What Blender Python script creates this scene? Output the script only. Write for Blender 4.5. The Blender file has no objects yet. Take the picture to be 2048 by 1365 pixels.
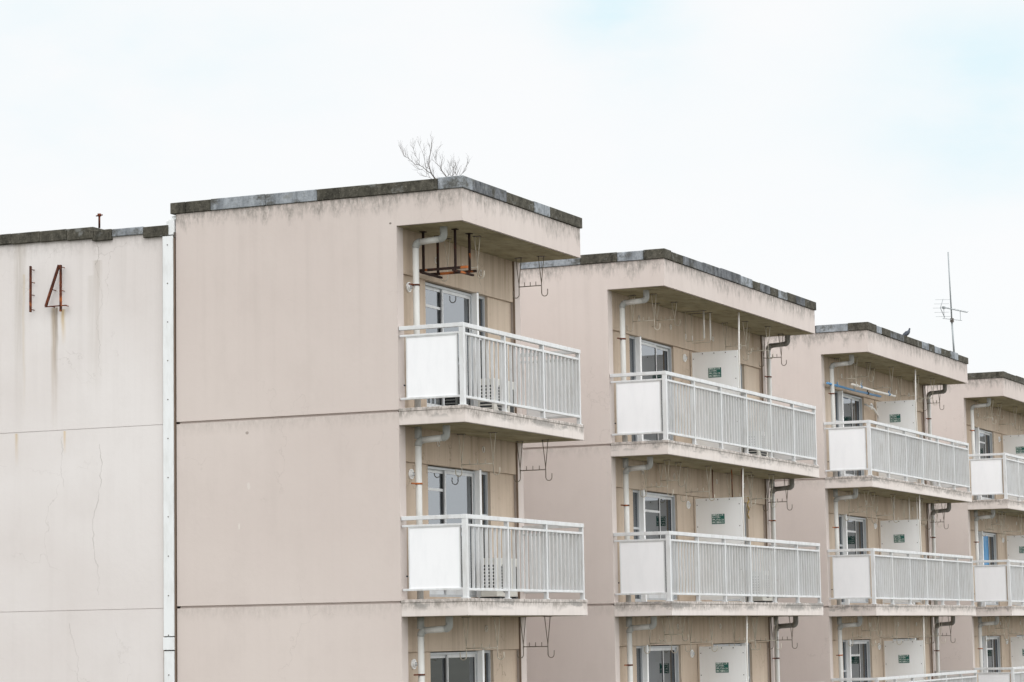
import bpy, bmesh, math, random
from mathutils import Vector, Matrix
R = math.radians
scene = bpy.context.scene
col = scene.collection

# ------------------------------------------------------------------ camera
FW = Vector((0.90948581, 0.40085003, 0.11024891))
RT = Vector((0.40500398, -0.91415114, -0.01730498))
UP = Vector((-0.09384746, -0.06038988, 0.99375335))
cd = bpy.data.cameras.new('camera'); cam = bpy.data.objects.new('camera', cd); col.objects.link(cam)
m = Matrix((RT, UP, -FW)).transposed().to_4x4()
cam.matrix_world = m
cd.sensor_width = 36; cd.lens = 36 * 5323.19 / 2048; cd.clip_start = .5; cd.clip_end = 5000
scene.camera = cam
scene.render.resolution_x = 1024; scene.render.resolution_y = 682
scene.view_settings.view_transform = 'Standard'; scene.view_settings.look = 'None'
scene.view_settings.exposure = 0.0; scene.view_settings.gamma = 1

# ------------------------------------------------------------------ world
SUN_EL, SUN_AZ = R(36), R(188)      # azimuth of the sun as a plan angle from +X towards +Y
w = bpy.data.worlds.new("World"); scene.world = w; w.use_nodes = True
nt = w.node_tree; nt.nodes.clear(); L = nt.links.new
def wn(t, **k):
    n = nt.nodes.new(t)
    for a, b in k.items(): setattr(n, a, b)
    return n
def wmath(op, a, b=None, clamp=False):
    n = wn('ShaderNodeMath', operation=op, use_clamp=clamp)
    for i, v in enumerate((a, b)):
        if v is None: continue
        if hasattr(v, 'links'): L(v, n.inputs[i])
        else: n.inputs[i].default_value = v
    return n.outputs[0]
sky = wn('ShaderNodeTexSky', sky_type='NISHITA', sun_disc=False, sun_elevation=SUN_EL, sun_rotation=R(90) - SUN_AZ)
bg1 = wn('ShaderNodeBackground'); L(sky.outputs[0], bg1.inputs[0]); bg1.inputs[1].default_value = .10
tc = wn('ShaderNodeTexCoord')
sep = wn('ShaderNodeSeparateXYZ'); L(tc.outputs['Generated'], sep.inputs[0])
mp = wn('ShaderNodeMapping'); L(tc.outputs['Generated'], mp.inputs[0]); mp.inputs['Scale'].default_value = (9, 9, 20)
no = wn('ShaderNodeTexNoise'); L(mp.outputs[0], no.inputs[0]); no.inputs['Scale'].default_value = 1; no.inputs['Detail'].default_value = 6
no.inputs['Roughness'].default_value = .55
patch = wmath('MULTIPLY', wmath('SUBTRACT', no.outputs[0], .50), 1.6, True)
# thin places in the overcast, each in its own direction of the sky
holes = None
for d, k, a in (((.9540, .2290, .1930), 1300, .95), ((.9076, .3538, .2259), 3500, 1.3),
                ((.8102, .5492, .2048), 900, .35), ((.8417, .4955, .2146), 900, .25), ((.60, .55, .58), 20, .6)):
    vm = wn('ShaderNodeVectorMath', operation='DOT_PRODUCT'); L(tc.outputs['Generated'], vm.inputs[0]); vm.inputs[1].default_value = d
    g = wmath('EXPONENT', wmath('MULTIPLY', wmath('SUBTRACT', 1.0, vm.outputs['Value']), -float(k)))
    g = wmath('MULTIPLY', g, a)
    holes = g if holes is None else wmath('ADD', holes, g)
nz = wmath('MULTIPLY', wmath('SUBTRACT', no.outputs[0], .36), 2.6, True)
fac = wmath('ADD', wmath('MULTIPLY', wmath('MULTIPLY', holes, nz), 1.0), wmath('MULTIPLY', patch, .20), True)
mixc = wn('ShaderNodeMix', data_type='RGBA'); L(fac, mixc.inputs[0])
mixc.inputs[6].default_value = (.99, .995, 1.0, 1); mixc.inputs[7].default_value = (.72, .93, 1.0, 1)
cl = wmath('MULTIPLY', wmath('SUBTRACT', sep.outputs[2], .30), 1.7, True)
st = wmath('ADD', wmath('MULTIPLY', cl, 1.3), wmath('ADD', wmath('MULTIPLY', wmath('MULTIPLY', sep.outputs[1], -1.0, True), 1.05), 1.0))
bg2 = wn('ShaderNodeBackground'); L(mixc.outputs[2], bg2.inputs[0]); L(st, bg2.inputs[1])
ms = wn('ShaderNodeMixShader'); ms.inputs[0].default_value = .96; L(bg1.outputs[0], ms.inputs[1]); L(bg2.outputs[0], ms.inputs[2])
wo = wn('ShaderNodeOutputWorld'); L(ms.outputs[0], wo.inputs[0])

sd = bpy.data.lights.new('sun', 'SUN'); sd.energy = .55; sd.angle = R(35); sd.color = (1, .97, .93)
so = bpy.data.objects.new('sun', sd); col.objects.link(so)
sv = Vector((math.cos(SUN_EL) * math.cos(SUN_AZ), math.cos(SUN_EL) * math.sin(SUN_AZ), math.sin(SUN_EL)))
so.rotation_euler = sv.to_track_quat('Z', 'Y').to_euler()

# ------------------------------------------------------------------ material helper
def lin(c):
    f = lambda v: v / 12.92 if v <= .04045 else ((v + .055) / 1.055) ** 2.4
    return tuple(f(v / 255) for v in c) + (1,)
class Mat:
    def __init__(s, name):
        s.m = bpy.data.materials.new(name); s.m.use_nodes = True; s.t = s.m.node_tree
        s.b = s.t.nodes['Principled BSDF']; s.geo = None
    def n(s, t, **k):
        n = s.t.nodes.new(t)
        for a, b in k.items(): setattr(n, a, b)
        return n
    def set(s, inp, v):
        if hasattr(v, 'links'): s.t.links.new(v, inp)
        else: inp.default_value = v
    def pos(s):
        if not s.geo: s.geo = s.n('ShaderNodeNewGeometry')
        return s.geo.outputs['Position']
    def xyz(s):
        q = s.n('ShaderNodeSeparateXYZ'); s.set(q.inputs[0], s.pos()); return q.outputs
    def math(s, op, a, b=0, clamp=False):
        q = s.n('ShaderNodeMath', operation=op, use_clamp=clamp); s.set(q.inputs[0], a); s.set(q.inputs[1], b); return q.outputs[0]
    def noise(s, scale=(1, 1, 1), detail=3, rough=.5, off=(0, 0, 0), dist=0):
        mp = s.n('ShaderNodeMapping'); s.set(mp.inputs[0], s.pos()); mp.inputs['Scale'].default_value = scale; mp.inputs['Location'].default_value = off
        q = s.n('ShaderNodeTexNoise'); s.set(q.inputs[0], mp.outputs[0]); q.inputs['Scale'].default_value = 1
        q.inputs['Detail'].default_value = detail; q.inputs['Roughness'].default_value = rough; q.inputs['Distortion'].default_value = dist
        return q.outputs[0]
    def ramp(s, v, a, b, lo=0, hi=1):
        q = s.n('ShaderNodeMapRange'); q.clamp = True; s.set(q.inputs[0], v)
        for i, x in zip((1, 2, 3, 4), (a, b, lo, hi)): s.set(q.inputs[i], x)
        return q.outputs[0]
    def mix(s, f, a, b, blend='MIX'):
        q = s.n('ShaderNodeMix', data_type='RGBA', blend_type=blend); s.set(q.inputs[0], f); s.set(q.inputs[6], a); s.set(q.inputs[7], b); return q.outputs[2]
    def bump(s, h, strength=.3, dist=.01):
        q = s.n('ShaderNodeBump'); q.inputs['Strength'].default_value = strength; q.inputs['Distance'].default_value = dist
        s.set(q.inputs['Height'], h); s.set(s.b.inputs['Normal'], q.outputs[0])
    def out(s, c, rough=.8, metal=0, spec=.3):
        s.set(s.b.inputs['Base Color'], c); s.set(s.b.inputs['Roughness'], rough); s.b.inputs['Metallic'].default_value = metal
        s.b.inputs['Specular IOR Level'].default_value = spec
        return s.m
    def cracks(s, scale, width, lo, hi, off=(0, 0, 0)):
        mp = s.n('ShaderNodeMapping'); s.set(mp.inputs[0], s.pos()); mp.inputs['Scale'].default_value = scale; mp.inputs['Location'].default_value = off
        nn = s.n('ShaderNodeTexNoise'); s.set(nn.inputs[0], s.pos()); nn.inputs['Scale'].default_value = 3.5; nn.inputs['Detail'].default_value = 6
        ad = s.n('ShaderNodeVectorMath', operation='MULTIPLY_ADD'); s.set(ad.inputs[0], nn.outputs[1]); ad.inputs[1].default_value = (.5, .5, .5); s.set(ad.inputs[2], mp.outputs[0])
        v = s.n('ShaderNodeTexVoronoi', feature='DISTANCE_TO_EDGE'); s.set(v.inputs[0], ad.outputs[0]); v.inputs['Scale'].default_value = 1
        c = s.ramp(v.outputs['Distance'], width * .3, width, 1, 0)
        mk = s.ramp(s.noise((.7, .7, .8), 3, .5, (off[0] + 5, 3, 1)), lo, hi)
        return s.math('MULTIPLY', c, mk)

def wall_mat(name, base, dark, pale, roof_z=6.2, streak=.5, crack=.5, joints=True, grime=1.0, **kw):
    M = Mat(name); P = M.xyz()
    c = M.mix(M.ramp(M.noise((.35, .35, .5), 3), .35, .7), base, pale)
    c = M.mix(M.math('MULTIPLY', M.ramp(M.noise((1.6, 1.6, 1.1), 6, .65, (6, 1, 4)), .5, .72), .10), c, dark)
    big = M.ramp(M.noise((6, 6, .22), 4, .6), .48, .78)                       # vertical rain streaks
    fade = M.ramp(P[2], roof_z - 3.2, roof_z, .25, 1)
    c = M.mix(M.math('MULTIPLY', M.math('MULTIPLY', big, fade), streak), c, dark)
    fine = M.ramp(M.noise((13, 13, .5), 3, .6), .5, .8)
    c = M.mix(M.math('MULTIPLY', fine, .18 * streak), c, dark)
    speck = M.ramp(M.noise((14, 14, 14), 5, .7), .62, .8)
    c = M.mix(M.math('MULTIPLY', speck, .10), c, dark)
    # grime that ran from under the coping
    edge = M.math('ADD', M.math('MULTIPLY', M.noise((5, 5, 1.2), 5, .7), .75), -.19)
    dz = M.math('SUBTRACT', roof_z, P[2])
    g = M.ramp(M.math('SUBTRACT', edge, dz), -.06, .12)
    gn = M.ramp(M.noise((16, 16, 7), 5, .75, (3, 1, 2)), .36, .62)
    c = M.mix(M.math('MULTIPLY', M.math('MULTIPLY', g, gn), .8 * grime), c, lin((128, 124, 118)))
    bare = M.ramp(M.noise((20, 20, 9), 4, .7, (9, 2, 5)), .62, .68)
    c = M.mix(M.math('MULTIPLY', M.math('MULTIPLY', g, bare), .6 * grime), c, lin((205, 203, 200)))
    if joints:      # dirt under each floor joint
        mz = M.math('MODULO', M.math('ADD', M.math('SUBTRACT', 3.13, P[2]), 10.6), 2.65)
        e2 = M.ramp(M.math('SUBTRACT', M.math('MULTIPLY', M.noise((4, 4, .8), 4, .7, (7, 7, 7)), .34), mz), -.03, .14)
        c = M.mix(M.math('MULTIPLY', M.math('MULTIPLY', M.math('MULTIPLY', e2, gn), M.math('LESS_THAN', P[2], 3.2)), .30), c, lin((140, 134, 126)))
    ck = M.cracks((.55, .8, .6), .007, .52, .62)
    c = M.mix(M.math('MULTIPLY', ck, crack), c, lin((140, 130, 122)))
    M.bump(M.noise((9, 9, 9), 6, .65), .12, .02)
    return M, c, P
M, c, P = wall_mat('pink_render', lin((203, 192, 186)), lin((162, 152, 146)), lin((209, 199, 193)), streak=.16, crack=.16)
for (yy, zz, ry, rz, colr) in ((3.40, 2.19, .028, .055, (214, 207, 201)), (3.56, 1.62, .012, .05, (222, 217, 210)), (1.10, 5.79, .02, .016, (96, 88, 80)), (3.42, 2.95, .03, .025, (150, 140, 132))):
    dy = M.math('DIVIDE', M.math('SUBTRACT', M.math('SUBTRACT', P[1], 15.335), yy), ry); dzz = M.math('DIVIDE', M.math('SUBTRACT', P[2], zz), rz)
    rr = M.math('ADD', M.math('ADD', M.math('MULTIPLY', dy, dy), M.math('MULTIPLY', dzz, dzz)), M.math('MULTIPLY', M.noise((30, 30, 30), 3), 1.2))
    c = M.mix(M.math('MULTIPLY', M.ramp(rr, 1.2, 1.6, .8, 0), M.math('LESS_THAN', P[0], 33.2)), c, lin(colr))
m_pink = M.out(c, .9)
# pale wall that carries the number, with rust runs and dirt runs
M, c, P = wall_mat('pale_render', lin((214, 208, 205)), lin((178, 171, 166)), lin((223, 219, 217)), roof_z=5.97, streak=.25, crack=.22, joints=False, grime=.35)
Yc = M.math('SUBTRACT', P[1], 15.335)
def run(c, y, wd, z0, ln, colr, k):
    jit = M.math('MULTIPLY', M.math('SUBTRACT', M.noise((1, 1, 1.3), 3, .6, (y, 0, 0)), .5), .10)
    a = M.math('ABSOLUTE', M.math('ADD', M.math('SUBTRACT', Yc, y), jit))
    f = M.ramp(a, wd * .25, wd, 1, 0)
    f = M.math('MULTIPLY', f, M.ramp(P[2], z0 - ln, z0, 0, 1)); f = M.math('MULTIPLY', f, M.math('LESS_THAN', P[2], z0))
    f = M.math('MULTIPLY', f, M.ramp(M.noise((30, 30, 1.1), 4, .6, (y, 2, 3)), .3, .6, .35, 1))
    return M.mix(M.math('MULTIPLY', f, k), c, colr)
c = run(c, 6.68, .075, 4.965, 1.9, lin((150, 128, 96)), .75)
c = run(c, 6.64, .04, 4.965, 1.2, lin((110, 92, 70)), .6)
c = run(c, 6.52, .05, 4.93, .55, lin((200, 170, 110)), .8)
c = run(c, 7.29, .13, 5.98, 2.9, lin((176, 168, 158)), .7)
c = run(c, 7.21, .03, 5.5, 2.2, lin((200, 182, 150)), .5)
c = run(c, 5.93, .10, 5.62, 2.2, lin((186, 178, 170)), .7)
c = run(c, 7.33, .04, 3.12, .5, lin((196, 172, 130)), .7)
c = run(c, 6.50, .03, 3.12, .35, lin((206, 176, 124)), .7)
c = run(c, 6.05, .08, 5.4, 1.8, lin((196, 190, 184)), .5)
def wander(c, y, z0, z1, seed, k):         # a long crack that wanders down the wall
    off = M.math('MULTIPLY', M.math('SUBTRACT', M.noise((0, 0, 1.4), 7, .62, (seed, seed, 0)), .5), .55)
    a = M.math('ABSOLUTE', M.math('ADD', M.math('SUBTRACT', Yc, y), off))
    f = M.math('MULTIPLY', M.ramp(a, .002, .009, 1, 0), M.math('MULTIPLY', M.math('LESS_THAN', P[2], z0), M.math('GREATER_THAN', P[2], z1)))
    f = M.math('MULTIPLY', f, M.ramp(M.noise((2, 2, 5), 3, .5, (seed, 1, 1)), .35, .6, .25, 1))
    return M.mix(M.math('MULTIPLY', f, k), c, lin((130, 122, 114)))
c = wander(c, 5.92, 5.9, 5.55, 2.3, .7)
c = wander(c, 5.90, 5.55, 3.9, 4.1, .25)
c = wander(c, 5.95, 2.9, .7, 7.7, .5)
c = wander(c, 6.55, 3.05, 2.3, 9.1, .4)
c = wander(c, 6.3, .3, -.6, 12.2, .3)
m_pale = M.out(c, .9)
# slabs: grey wear along each top edge
def slab_mat():
    M = Mat('slab_render'); P = M.xyz()
    c = M.mix(M.ramp(M.noise((.5, .5, 2), 3), .35, .7), lin((212, 203, 197)), lin((220, 213, 208)))
    c = M.mix(M.math('MULTIPLY', M.ramp(M.noise((9, 9, .6), 4, .6), .5, .75), .22), c, lin((160, 152, 146)))
    mz = M.math('MODULO', M.math('ADD', M.math('SUBTRACT', 3.185, P[2]), 10.6), 2.65)
    e = M.ramp(M.math('SUBTRACT', M.math('MULTIPLY', M.noise((1.6, 4, 1.5), 5, .65), .28), mz), -.02, .07)
    gn = M.ramp(M.noise((18, 18, 10), 5, .75, (3, 1, 2)), .34, .6)
    c = M.mix(M.math('MULTIPLY', M.math('MULTIPLY', e, gn), .85), c, lin((132, 126, 119)))
    ln = M.math('MULTIPLY', M.ramp(M.math('ABSOLUTE', M.math('SUBTRACT', mz, .052)), .002, .007, 1, 0), M.ramp(M.noise((3, 3, 1), 4, .6), .4, .6))
    c = M.mix(M.math('MULTIPLY', ln, .55), c, lin((120, 112, 104)))
    g2 = M.ramp(M.noise((1.1, 2.2, 5), 5, .6, (11, 3, 2)), .55, .60)          # patches where the paint has come off
    g2 = M.math('MULTIPLY', g2, M.ramp(mz, .10, .17, 1, 0))
    c = M.mix(M.math('MULTIPLY', g2, .75), c, M.mix(M.noise((30, 30, 30), 3), lin((105, 102, 98)), lin((165, 162, 158))))
    M.bump(M.noise((14, 14, 14), 5, .6), .15, .01)
    return M.out(c, .9)
m_slab = slab_mat()
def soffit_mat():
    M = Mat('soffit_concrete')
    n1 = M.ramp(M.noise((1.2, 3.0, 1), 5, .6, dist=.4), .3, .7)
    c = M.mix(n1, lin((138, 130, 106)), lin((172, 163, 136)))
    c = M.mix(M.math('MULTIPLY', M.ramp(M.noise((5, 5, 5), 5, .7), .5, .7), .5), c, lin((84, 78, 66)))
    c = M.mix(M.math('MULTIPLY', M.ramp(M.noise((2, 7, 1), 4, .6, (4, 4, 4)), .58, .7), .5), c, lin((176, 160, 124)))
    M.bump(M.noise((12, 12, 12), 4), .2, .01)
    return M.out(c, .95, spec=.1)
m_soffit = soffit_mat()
def facade_mat():
    M = Mat('facade_render'); P = M.xyz()
    c = M.mix(M.ramp(M.noise((.6, .6, .5), 3), .35, .7), lin((192, 174, 155)), lin((204, 189, 172)))
    s = M.ramp(M.noise((7, 7, .25), 4, .65), .46, .75)
    mz = M.math('MODULO', M.math('ADD', M.math('SUBTRACT', 2.94 + 2.804, P[2]), 10.6), 2.65)
    top = M.ramp(mz, 0, .75, 1, .25)
    c = M.mix(M.math('MULTIPLY', M.math('MULTIPLY', s, top), .75), c, lin((132, 112, 86)))
    c = M.mix(M.math('MULTIPLY', M.ramp(M.noise((18, 18, .9), 3, .6, (2, 5, 1)), .5, .75), .15), c, lin((140, 118, 94)))
    c = M.mix(M.math('MULTIPLY', M.ramp(M.noise((8, 8, 8), 5, .7), .58, .75), .25), c, lin((120, 104, 84)))
    c = M.mix(M.math('MULTIPLY', M.cracks((.8, .8, .9), .008, .5, .6), .4), c, lin((110, 96, 80)))
    M.bump(M.noise((12, 12, 12), 5, .6), .12, .01)
    return M.out(c, .9)
m_fac = facade_mat()
def stone(name, a, b, d, k, scale=14):
    M = Mat(name)
    c = M.mix(M.ramp(M.noise((scale, scale, scale), 6, .75), .35, .65), a, b)
    c = M.mix(M.math('MULTIPLY', M.ramp(M.noise((7, 7, 2.2), 5, .7, (4, 2, 9)), .45, .65), k), c, d)
    c = M.mix(M.math('MULTIPLY', M.ramp(M.noise((2.3, 2.3, 3), 6, .75, (12, 5, 3)), .50, .62), .8), c, M.mix(M.noise((30, 30, 30), 3), lin((52, 50, 44)), lin((92, 90, 80))))
    c = M.mix(M.math('MULTIPLY', M.ramp(M.noise((3.1, 3.1, 6), 5, .7, (2, 15, 8)), .58, .66), .6), c, lin((134, 136, 134)))
    c = M.mix(M.math('MULTIPLY', M.ramp(M.noise((40, 40, 40), 2, .6, (1, 8, 3)), .62, .72), .4), c, lin((150, 146, 130)))
    M.bump(M.noise((25, 25, 25), 6, .75), .6, .02)
    return M.out(c, .95, spec=.1)
m_moss = stone('mossy_concrete', lin((66, 64, 58)), lin((104, 101, 92)), lin((38, 38, 34)), .65)
m_slate = stone('weathered_concrete', lin((92, 95, 99)), lin((130, 133, 137)), lin((52, 54, 57)), .7, 7)
m_light = stone('patched_concrete', lin((134, 139, 144)), lin((170, 176, 182)), lin((92, 96, 102)), .6, 6)
def paint(name, base, dirt, rough=.4, k=.15, metal=0, spec=.4):
    M = Mat(name)
    c = M.mix(M.math('MULTIPLY', M.ramp(M.noise((7, 7, 2), 5, .65), .45, .75), k), base, dirt)
    M.bump(M.noise((20, 20, 20), 3), .03, .005)
    return M.out(c, rough, metal, spec)
m_alu = paint('white_aluminium', lin((214, 216, 217)), lin((158, 152, 144)), .45, .4)
m_alug = paint('grey_aluminium', lin((186, 190, 193)), lin((130, 132, 132)), .35, .25)
m_panel = paint('white_panel', lin((240, 241, 243)), lin((212, 215, 218)), .3, .2)
m_board = paint('white_board', lin((248, 249, 249)), lin((216, 212, 204)), .45, .12)
m_pipe = paint('grey_plastic_pipe', lin((208, 208, 204)), lin((150, 150, 146)), .4, .35)
m_elbow = paint('grey_plastic_elbow', lin((166, 168, 165)), lin((120, 120, 116)), .4, .4)
m_darkpipe = paint('shaded_pipe', lin((138, 136, 131)), lin((92, 89, 84)), .6, .6)  # upper run of the far pipes, slab shade put into a darker colour
m_cover = paint('white_cover_sheet', lin((230, 233, 234)), lin((196, 197, 194)), .45, .5)
m_bolt = paint('dark_steel', lin((96, 90, 84)), lin((60, 50, 44)), .6, .5)
m_hook = paint('dull_steel_rod', lin((216, 210, 196)), lin((130, 106, 84)), .5, .6)
m_hookdark = paint('silhouette_steel_rod', lin((128, 120, 108)), lin((92, 80, 68)), .6, .5)  # brackets at the far end, colour darkened so they stand as silhouettes
m_white = paint('white_tube', lin((235, 233, 228)), lin((190, 170, 150)), .4, .3)
m_dark = paint('dark_plastic', lin((52, 54, 56)), lin((30, 30, 30)), .5, .3)
m_sign = paint('green_notice', lin((38, 100, 90)), lin((58, 118, 108)), .5, .2)
m_text = paint('white_lettering', lin((226, 234, 230)), lin((200, 215, 210)), .5, .2)
m_black = paint('dark_joint', lin((128, 112, 98)), lin((90, 78, 66)), .9, .4)
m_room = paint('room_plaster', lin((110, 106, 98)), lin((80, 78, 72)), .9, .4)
m_curtain = paint('pale_curtain', lin((205, 205, 202)), lin((170, 170, 166)), .9, .3)
m_blind = paint('blue_blind', lin((78, 140, 176)), lin((60, 116, 160)), .8, .3)
m_blue = paint('blue_pole', lin((96, 150, 196)), lin((150, 150, 150)), .4, .2)
m_ac = paint('cream_air_conditioner', lin((212, 210, 202)), lin((170, 166, 156)), .5, .3)
m_cloth = paint('grime_cloth', lin((180, 176, 168)), lin((120, 116, 108)), .9, .3)
m_twig = paint('grey_twig', lin((86, 78, 72)), lin((58, 52, 48)), .9, .5)
m_gal = paint('galvanised_steel', lin((150, 156, 158)), lin((110, 114, 116)), .4, .4, .3)
def rust(name, k=.0):
    M = Mat(name)
    n = M.noise((12, 12, 5), 5, .7)
    c = M.mix(M.ramp(n, .38 + k * .3, .55 + k * .3), lin((60, 38, 32)) if not k else lin((50, 38, 34)), lin((104, 56, 38)))
    c = M.mix(M.ramp(M.noise((4, 4, 3.0), 3, .5, (5, 5, 5)), .56, .62) if not k else M.math('MULTIPLY', M.ramp(M.noise((1.6, 3.5, 1.5), 2, .5, (5, 5, 5)), .56, .60), M.math('LESS_THAN', M.xyz()[2], 5.45)), c, lin((176, 104, 58)))
    M.bump(M.noise((60, 60, 60), 3), .4, .004)
    return M.out(c, .85, 0, .2)
m_rust = rust('rusty_iron')
m_oldrust = rust('dark_rusty_iron', .58)
def glass():
    M = Mat('window_glass'); t = M.t
    fr = M.n('ShaderNodeFresnel'); fr.inputs[0].default_value = 3.1
    tr = M.n('ShaderNodeBsdfTransparent'); tr.inputs[0].default_value = (.34, .37, .39, 1)
    gl = M.n('ShaderNodeBsdfGlossy'); gl.inputs['Roughness'].default_value = .02; gl.inputs[0].default_value = (.90, .95, 1.0, 1)
    mx = M.n('ShaderNodeMixShader'); M.set(mx.inputs[0], fr.outputs[0]); M.set(mx.inputs[1], tr.outputs[0]); M.set(mx.inputs[2], gl.outputs[0])
    t.links.new(mx.outputs[0], t.nodes['Material Output'].inputs[0])
    return M.m
m_glass = glass()
m_stile = paint('dark_stile', lin((98, 98, 98)), lin((70, 70, 70)), .5, .3)
m_bluepane = paint('blue_tinted_pane', lin((60, 140, 196)), lin((100, 170, 210)), .25, .5, 0, .3)
def feather():
    M = Mat('pigeon_feathers'); P = M.xyz()
    c = M.mix(M.ramp(P[2], 6.56, 6.60), lin((96, 102, 112)), lin((50, 54, 64)))
    return M.out(M.mix(M.math('MULTIPLY', M.noise((60, 60, 60), 3), .4), c, lin((50, 52, 60))), .7)
m_pigeon = feather()
def ground_mat():
    M = Mat('asphalt_ground')
    return M.out(M.mix(M.noise((.05, .05, .05), 5), lin((84, 84, 76)), lin((106, 104, 94))), .95)
m_ground = ground_mat()

# ------------------------------------------------------------------ mesh helper
class MB:
    def __init__(s): s.v = []; s.f = []; s.mi = []; s.sm = []
    def box(s, x0, x1, y0, y1, z0, z1, mi=0, jit=0):
        b = len(s.v)
        for z in (z0, z1):
            for x, y in ((x0, y0), (x1, y0), (x1, y1), (x0, y1)): s.v.append((x, y, z))
        for f in ((0, 3, 2, 1), (4, 5, 6, 7), (0, 1, 5, 4), (1, 2, 6, 5), (2, 3, 7, 6), (3, 0, 4, 7)):
            s.f.append(tuple(b + i for i in f)); s.mi.append(mi); s.sm.append(False)
        return s
    def tube(s, pts, r, n=6, mi=0, r2=None, cap=True):
        pts = [Vector(p) for p in pts]; b = len(s.v); N = len(pts)
        ref = Vector((0, 0, 1)) if abs((pts[1] - pts[0]).normalized().z) < .9 else Vector((1, 0, 0))
        for i, p in enumerate(pts):
            d = ((pts[min(i + 1, N - 1)] - p).normalized() + (p - pts[max(i - 1, 0)]).normalized())
            d = d.normalized() if d.length > 1e-6 else Vector((0, 0, 1))
            u = d.cross(ref)
            if u.length < 1e-3: u = d.cross(Vector((0, 1, 0)))
            u.normalize(); v = u.cross(d).normalized(); ref = v.copy() if False else ref
            rr = r if r2 is None else r + (r2 - r) * i / (N - 1)
            for k in range(n):
                a = 2 * math.pi * k / n; s.v.append(tuple(p + u * math.cos(a) * rr + v * math.sin(a) * rr))
        for i in range(N - 1):
            for k in range(n):
                s.f.append((b + i * n + k, b + i * n + (k + 1) % n, b + (i + 1) * n + (k + 1) % n, b + (i + 1) * n + k)); s.mi.append(mi); s.sm.append(n > 4)
        if cap:
            s.f.append(tuple(b + k for k in range(n))[::-1]); s.mi.append(mi); s.sm.append(False)
            s.f.append(tuple(b + (N - 1) * n + k for k in range(n))); s.mi.append(mi); s.sm.append(False)
        return s
    def disc(s, c, axis, r, h, n=16, mi=0, sy=1.0):
        c = Vector(c); a = Vector(axis).normalized()
        s.tube([c, c + a * h], r, n, mi); return s
    def bar(s, p, q, wd, h, mi=0):          # rectangular bar from p to q, wd sideways, h upright
        p, q = Vector(p), Vector(q); d = (q - p).normalized(); ref = Vector((0, 0, 1)) if abs(d.z) < .9 else Vector((1, 0, 0))
        u = d.cross(ref).normalized() * wd / 2; v = u.cross(d).normalized() * h / 2; b = len(s.v)
        for e in (p, q):
            for a, c in ((-1, -1), (1, -1), (1, 1), (-1, 1)): s.v.append(tuple(e + u * a + v * c))
        for f in ((0, 3, 2, 1), (4, 5, 6, 7), (0, 1, 5, 4), (1, 2, 6, 5), (2, 3, 7, 6), (3, 0, 4, 7)):
            s.f.append(tuple(b + i for i in f)); s.mi.append(mi); s.sm.append(False)
        return s
    def mesh(s, name, mats):
        me = bpy.data.meshes.new(name); me.from_pydata(s.v, [], s.f)
        for mt in (mats if isinstance(mats, (list, tuple)) else [mats]): me.materials.append(mt)
        me.polygons.foreach_set('material_index', s.mi); me.polygons.foreach_set('use_smooth', s.sm)
        me.validate(); me.update(); bm = bmesh.new(); bm.from_mesh(me); bmesh.ops.recalc_face_normals(bm, faces=bm.faces); bm.to_mesh(me); bm.free()
        return me
    def obj(s, name, mats, parent=None, loc=(0, 0, 0), bevel=0):
        o = bpy.data.objects.new(name, s.mesh(name, mats)); col.objects.link(o); o.parent = parent; o.location = loc
        if bevel:
            b = o.modifiers.new('bevel', 'BEVEL'); b.width = bevel; b.segments = 2; b.limit_method = 'ANGLE'
        return o
def use(me, name, parent, loc=(0, 0, 0)):
    o = bpy.data.objects.new(name, me); col.objects.link(o); o.parent = parent; o.location = loc; return o
def tag(o, label, cat, group=None):
    o['label'] = label; o['category'] = cat
    if group: o['group'] = group
    return o
def thing(name, loc, label, cat, group=None):
    o = bpy.data.objects.new(name, None); col.objects.link(o); o.location = loc; o.empty_display_size = .3
    return tag(o, label, cat, group)

# ------------------------------------------------------------------ setting
G = -5.4                    # the ground, below the camera's own height (z = 0)
YF = 15.335                 # plane of the balcony fronts
YB = [15.320, 15.352, 15.410, 15.475]
XB = [33.127, 41.144, 53.283, 65.446]
LEN = [4.29, 8.31, 8.31, 8.31]
H = 2.65; S1 = 3.178; SOF = 5.744; TOPZ = 6.20; DEP = 1.02; WID = 4.60
FL = [S1 - H * k for k in range(4)]
g = MB(); g.v = [(-2500, -2500, G), (2500, -2500, G), (2500, 2500, G), (-2500, 2500, G)]; g.f = [(0, 1, 2, 3)]; g.mi = [0]; g.sm = [False]
o = g.obj('ground', m_ground); o['kind'] = 'structure'

random.seed(4)
# ------------------------------------------------------------------ parts that repeat
PN = {}
rnd_n = random.Random(5)
def railing_bay(n, length):
    key = ('bay', n, round(length, 3))
    if key not in PN:
        b = MB()
        for i in range(n):
            x = (i + .7) * length / (n + .4)
            b.box(x - .006, x + .006, -.02, .02, .14, .985)
        PN[key] = b.mesh('slat_panel', m_alu)
    return PN[key]
def post_mesh(a, b2):
    key = ('post', a, b2)
    if key not in PN: PN[key] = MB().box(-a, a, -b2, b2, 0, 1.09).box(-a - .02, a + .02, -b2 - .015, b2 + .015, 0, .012).mesh('post', m_alu)
    return PN[key]
def side_mesh():
    if 'side' not in PN:
        PN['side'] = MB().box(-.008, .008, .14, .90, .145, .985).box(-.016, .016, .125, .14, .135, .995, 1).box(-.016, .016, .90, .915, .135, .995, 1)\
            .box(-.016, .016, .14, .90, .985, .997, 1).box(-.016, .016, .14, .90, .133, .145, 1).mesh('side_panel', [m_panel, m_alu])
    return PN['side']
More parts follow.
